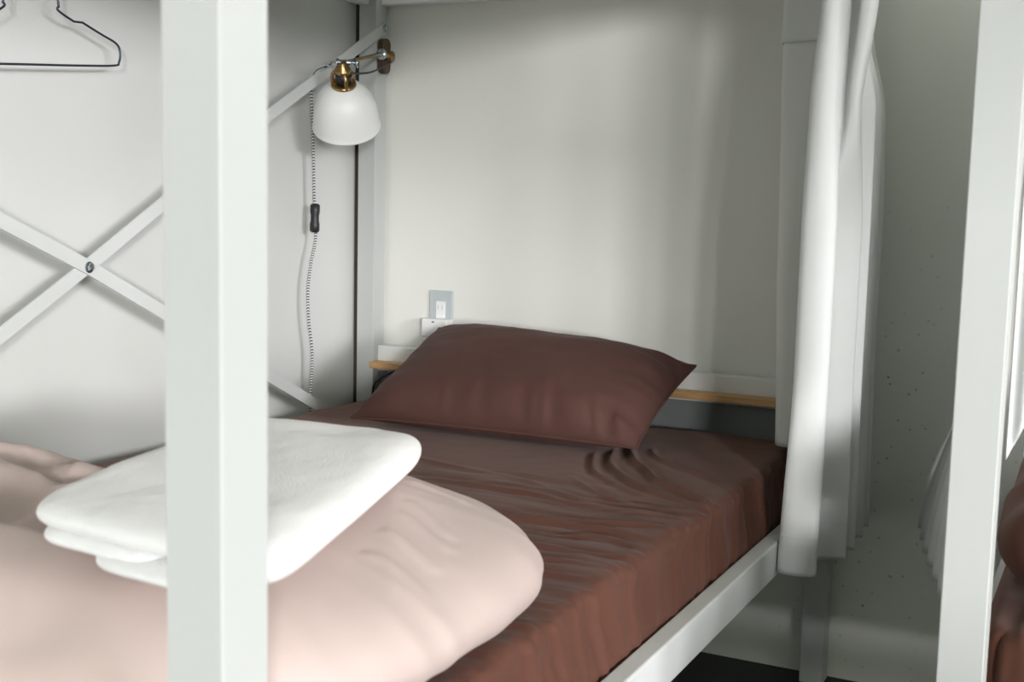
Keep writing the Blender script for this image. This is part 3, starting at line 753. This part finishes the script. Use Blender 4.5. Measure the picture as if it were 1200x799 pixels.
o = bm_obj('cord_switch', bsw, M['black'], lamp, True); tag(o, 'black inline switch on the cord')

# ------------------------------------------------------------------ wall outlet, plug, cable
out = empty('wall_outlet', (0.2135, WALL_Y, 0.765), 'grey outlet plate with a white socket on the wall above the pillow', 'outlet')
box('plate', (0.180, WALL_Y-0.007, 0.705), (0.247, WALL_Y, 0.824), M['plate'], out, 0.0025)
bo = bmesh.new(); add_box(bo, (0.2005, WALL_Y-0.0095, 0.722), (0.2270, WALL_Y-0.006, 0.797), 0.001)
ins = bm_obj('socket_insert', bo, M['plastic'], out); tag(ins, 'white socket insert')
base = Vector(out.location)
bo = bmesh.new()
for dx in (-0.0065, 0.0045): add_box(bo, (0.2135+dx, WALL_Y-0.0101, 0.777), (0.2135+dx+0.002, WALL_Y-0.0090, 0.787))
o = bm_obj('slots', bo, M['plate'], ins, base=base)
plug = empty('plug_adapter', (0.215, WALL_Y-0.01, 0.735), 'small white plug adapter pushed into the grey outlet plate', 'adapter')
box('adapter_body', (0.180, WALL_Y-0.046, 0.709), (0.252, WALL_Y-0.0100, 0.7555), M['plastic'], plug, 0.004, 3)
tag(box('indicator', (0.2115, WALL_Y-0.0470, 0.747), (0.2175, WALL_Y-0.0455, 0.750), M['black'], plug), 'tiny dark indicator')
cab = bm_obj('power_cable', add_tube(bmesh.new(), catmull([(0.20, -0.085, 0.66), (0.150, -0.082, 0.632), (0.118, -0.082, 0.618), (0.096, -0.080, 0.605), (0.075, -0.078, 0.588), (0.066, -0.074, 0.565), (0.057, -0.060, 0.52), (0.057, -0.052, 0.45)], 8), 0.003, 8), M['black'], None, True)
tag(cab, 'thin black cable running down between the pine shelf and the pillow', 'cable')

# ------------------------------------------------------------------ wire hanger on the left rail
hx, hy = 0.030, -1.095
hp = []
sh = [(0.060, 1.380), (0.064, 1.370), (0.150, 1.332), (0.196, 1.313), (0.206, 1.296), (0.203, 1.279), (0.190, 1.2725), (0.10, 1.271)]
pts = [Vector((hx, hy+a, b)) for a, b in sh]+[Vector((hx, hy, 1.271))]+[Vector((hx, hy-a, b)) for a, b in sh[::-1]]
TILT = lambda v: Vector((v.x, v.y, v.z+0.085*(v.y-hy)-0.003-(0.008 if v.z > 1.35 else 0)))
hgr = empty('clothes_hanger', (hx, hy, 1.271), 'dark wire clothes hanger at the top left against the wall', 'hanger')
neck = [Vector((hx, hy-0.060, 1.380)), Vector((hx, hy-0.052, 1.42)), Vector((hx, hy-0.02, 1.450)), Vector((hx, hy, 1.462)), Vector((hx, hy+0.02, 1.450)), Vector((hx, hy+0.052, 1.42)), Vector((hx, hy+0.060, 1.380))]
bm_obj('wire_frame', add_tube(bmesh.new(), [TILT(v) for v in catmull(pts, 5)[:]+catmull(neck, 5)[1:-1]], 0.0021, 8, closed=True), M['wire'], hgr, True)
hook = [Vector((hx, hy, 1.451)), Vector((hx, hy, 1.52)), Vector((0.038, hy, 1.585)), Vector((0.030, hy, 1.5945)), Vector((0.012, hy, 1.5945)), Vector((-0.004, hy, 1.585)), Vector((-0.005, hy, 1.565))]
hook[1] = Vector((0.035, hy, 1.52))
bm_obj('hook', add_tube(bmesh.new(), catmull(hook, 6), 0.0023, 8), M['wire'], hgr, True)

# ------------------------------------------------------------------ light
def area(name, loc, wide, high, power, col, rot):
    ld = bpy.data.lights.new(name, 'AREA'); ld.shape = 'RECTANGLE'; ld.size = wide; ld.size_y = high; ld.energy = power; ld.color = col
    o = bpy.data.objects.new(name, ld); COL.objects.link(o); o.location = loc; o.rotation_euler = rot
    return o
area('window_daylight', (sum(WIN_FRONT)/2, ROOM_Y-0.05, sum(WZ_FRONT)/2), WIN_FRONT[1]-WIN_FRONT[0]-0.1, WZ_FRONT[1]-WZ_FRONT[0]-0.1, 2350, (1.0, 0.98, 0.985), (math.radians(90), 0, 0))
area('window_daylight', (ROOM_X+0.05, sum(WIN_RIGHT)/2, sum(WZ_RIGHT)/2), WIN_RIGHT[1]-WIN_RIGHT[0]-0.1, WZ_RIGHT[1]-WZ_RIGHT[0]-0.1, 1400, (1.0, 0.98, 1.0), (math.radians(90), 0, math.radians(90)))
wd = bpy.data.worlds.new('World'); scene.world = wd; wd.use_nodes = True
bg = wd.node_tree.nodes['Background']; bg.inputs['Color'].default_value = (0.86, 1.0, 0.86, 1); bg.inputs['Strength'].default_value = 0.12

# ------------------------------------------------------------------ camera
cd = bpy.data.cameras.new('camera'); cam = bpy.data.objects.new('camera', cd); COL.objects.link(cam)
yaw, pitch, roll = 0.464868651653337, 0.1168761983406786, 0.022883331704347403
Fw = Vector((-math.sin(yaw)*math.cos(pitch), math.cos(yaw)*math.cos(pitch), -math.sin(pitch)))
Rt = Vector((math.cos(yaw), math.sin(yaw), 0)); Up = Rt.cross(Fw)
c, s = math.cos(roll), math.sin(roll)
R2 = c*Rt+s*Up; U2 = c*Up-s*Rt
mx = Matrix((R2, U2, -Fw)).transposed().to_4x4(); mx.translation = Vector((1.746272914157656, -2.649744325625379, 1.0606698183113135))
cam.matrix_world = mx
cd.sensor_fit = 'HORIZONTAL'; cd.sensor_width = 36.0; cd.lens = 1440.610179382679/1200*36
cd.clip_start = 0.05
cd.dof.use_dof = True; cd.dof.focus_distance = 2.25; cd.dof.aperture_fstop = 8.0
scene.camera = cam

vs = scene.view_settings
scene.display_settings.display_device = 'sRGB'
vs.view_transform = 'Standard'; vs.look = 'None'; vs.gamma = 1.0; vs.use_curve_mapping = False; vs.exposure = -0.08
cy = scene.cycles
cy.use_denoising = True
cy.max_bounces = 10; cy.diffuse_bounces = 6; cy.caustics_reflective = False; cy.caustics_refractive = False
cy.sample_clamp_indirect = 6.0
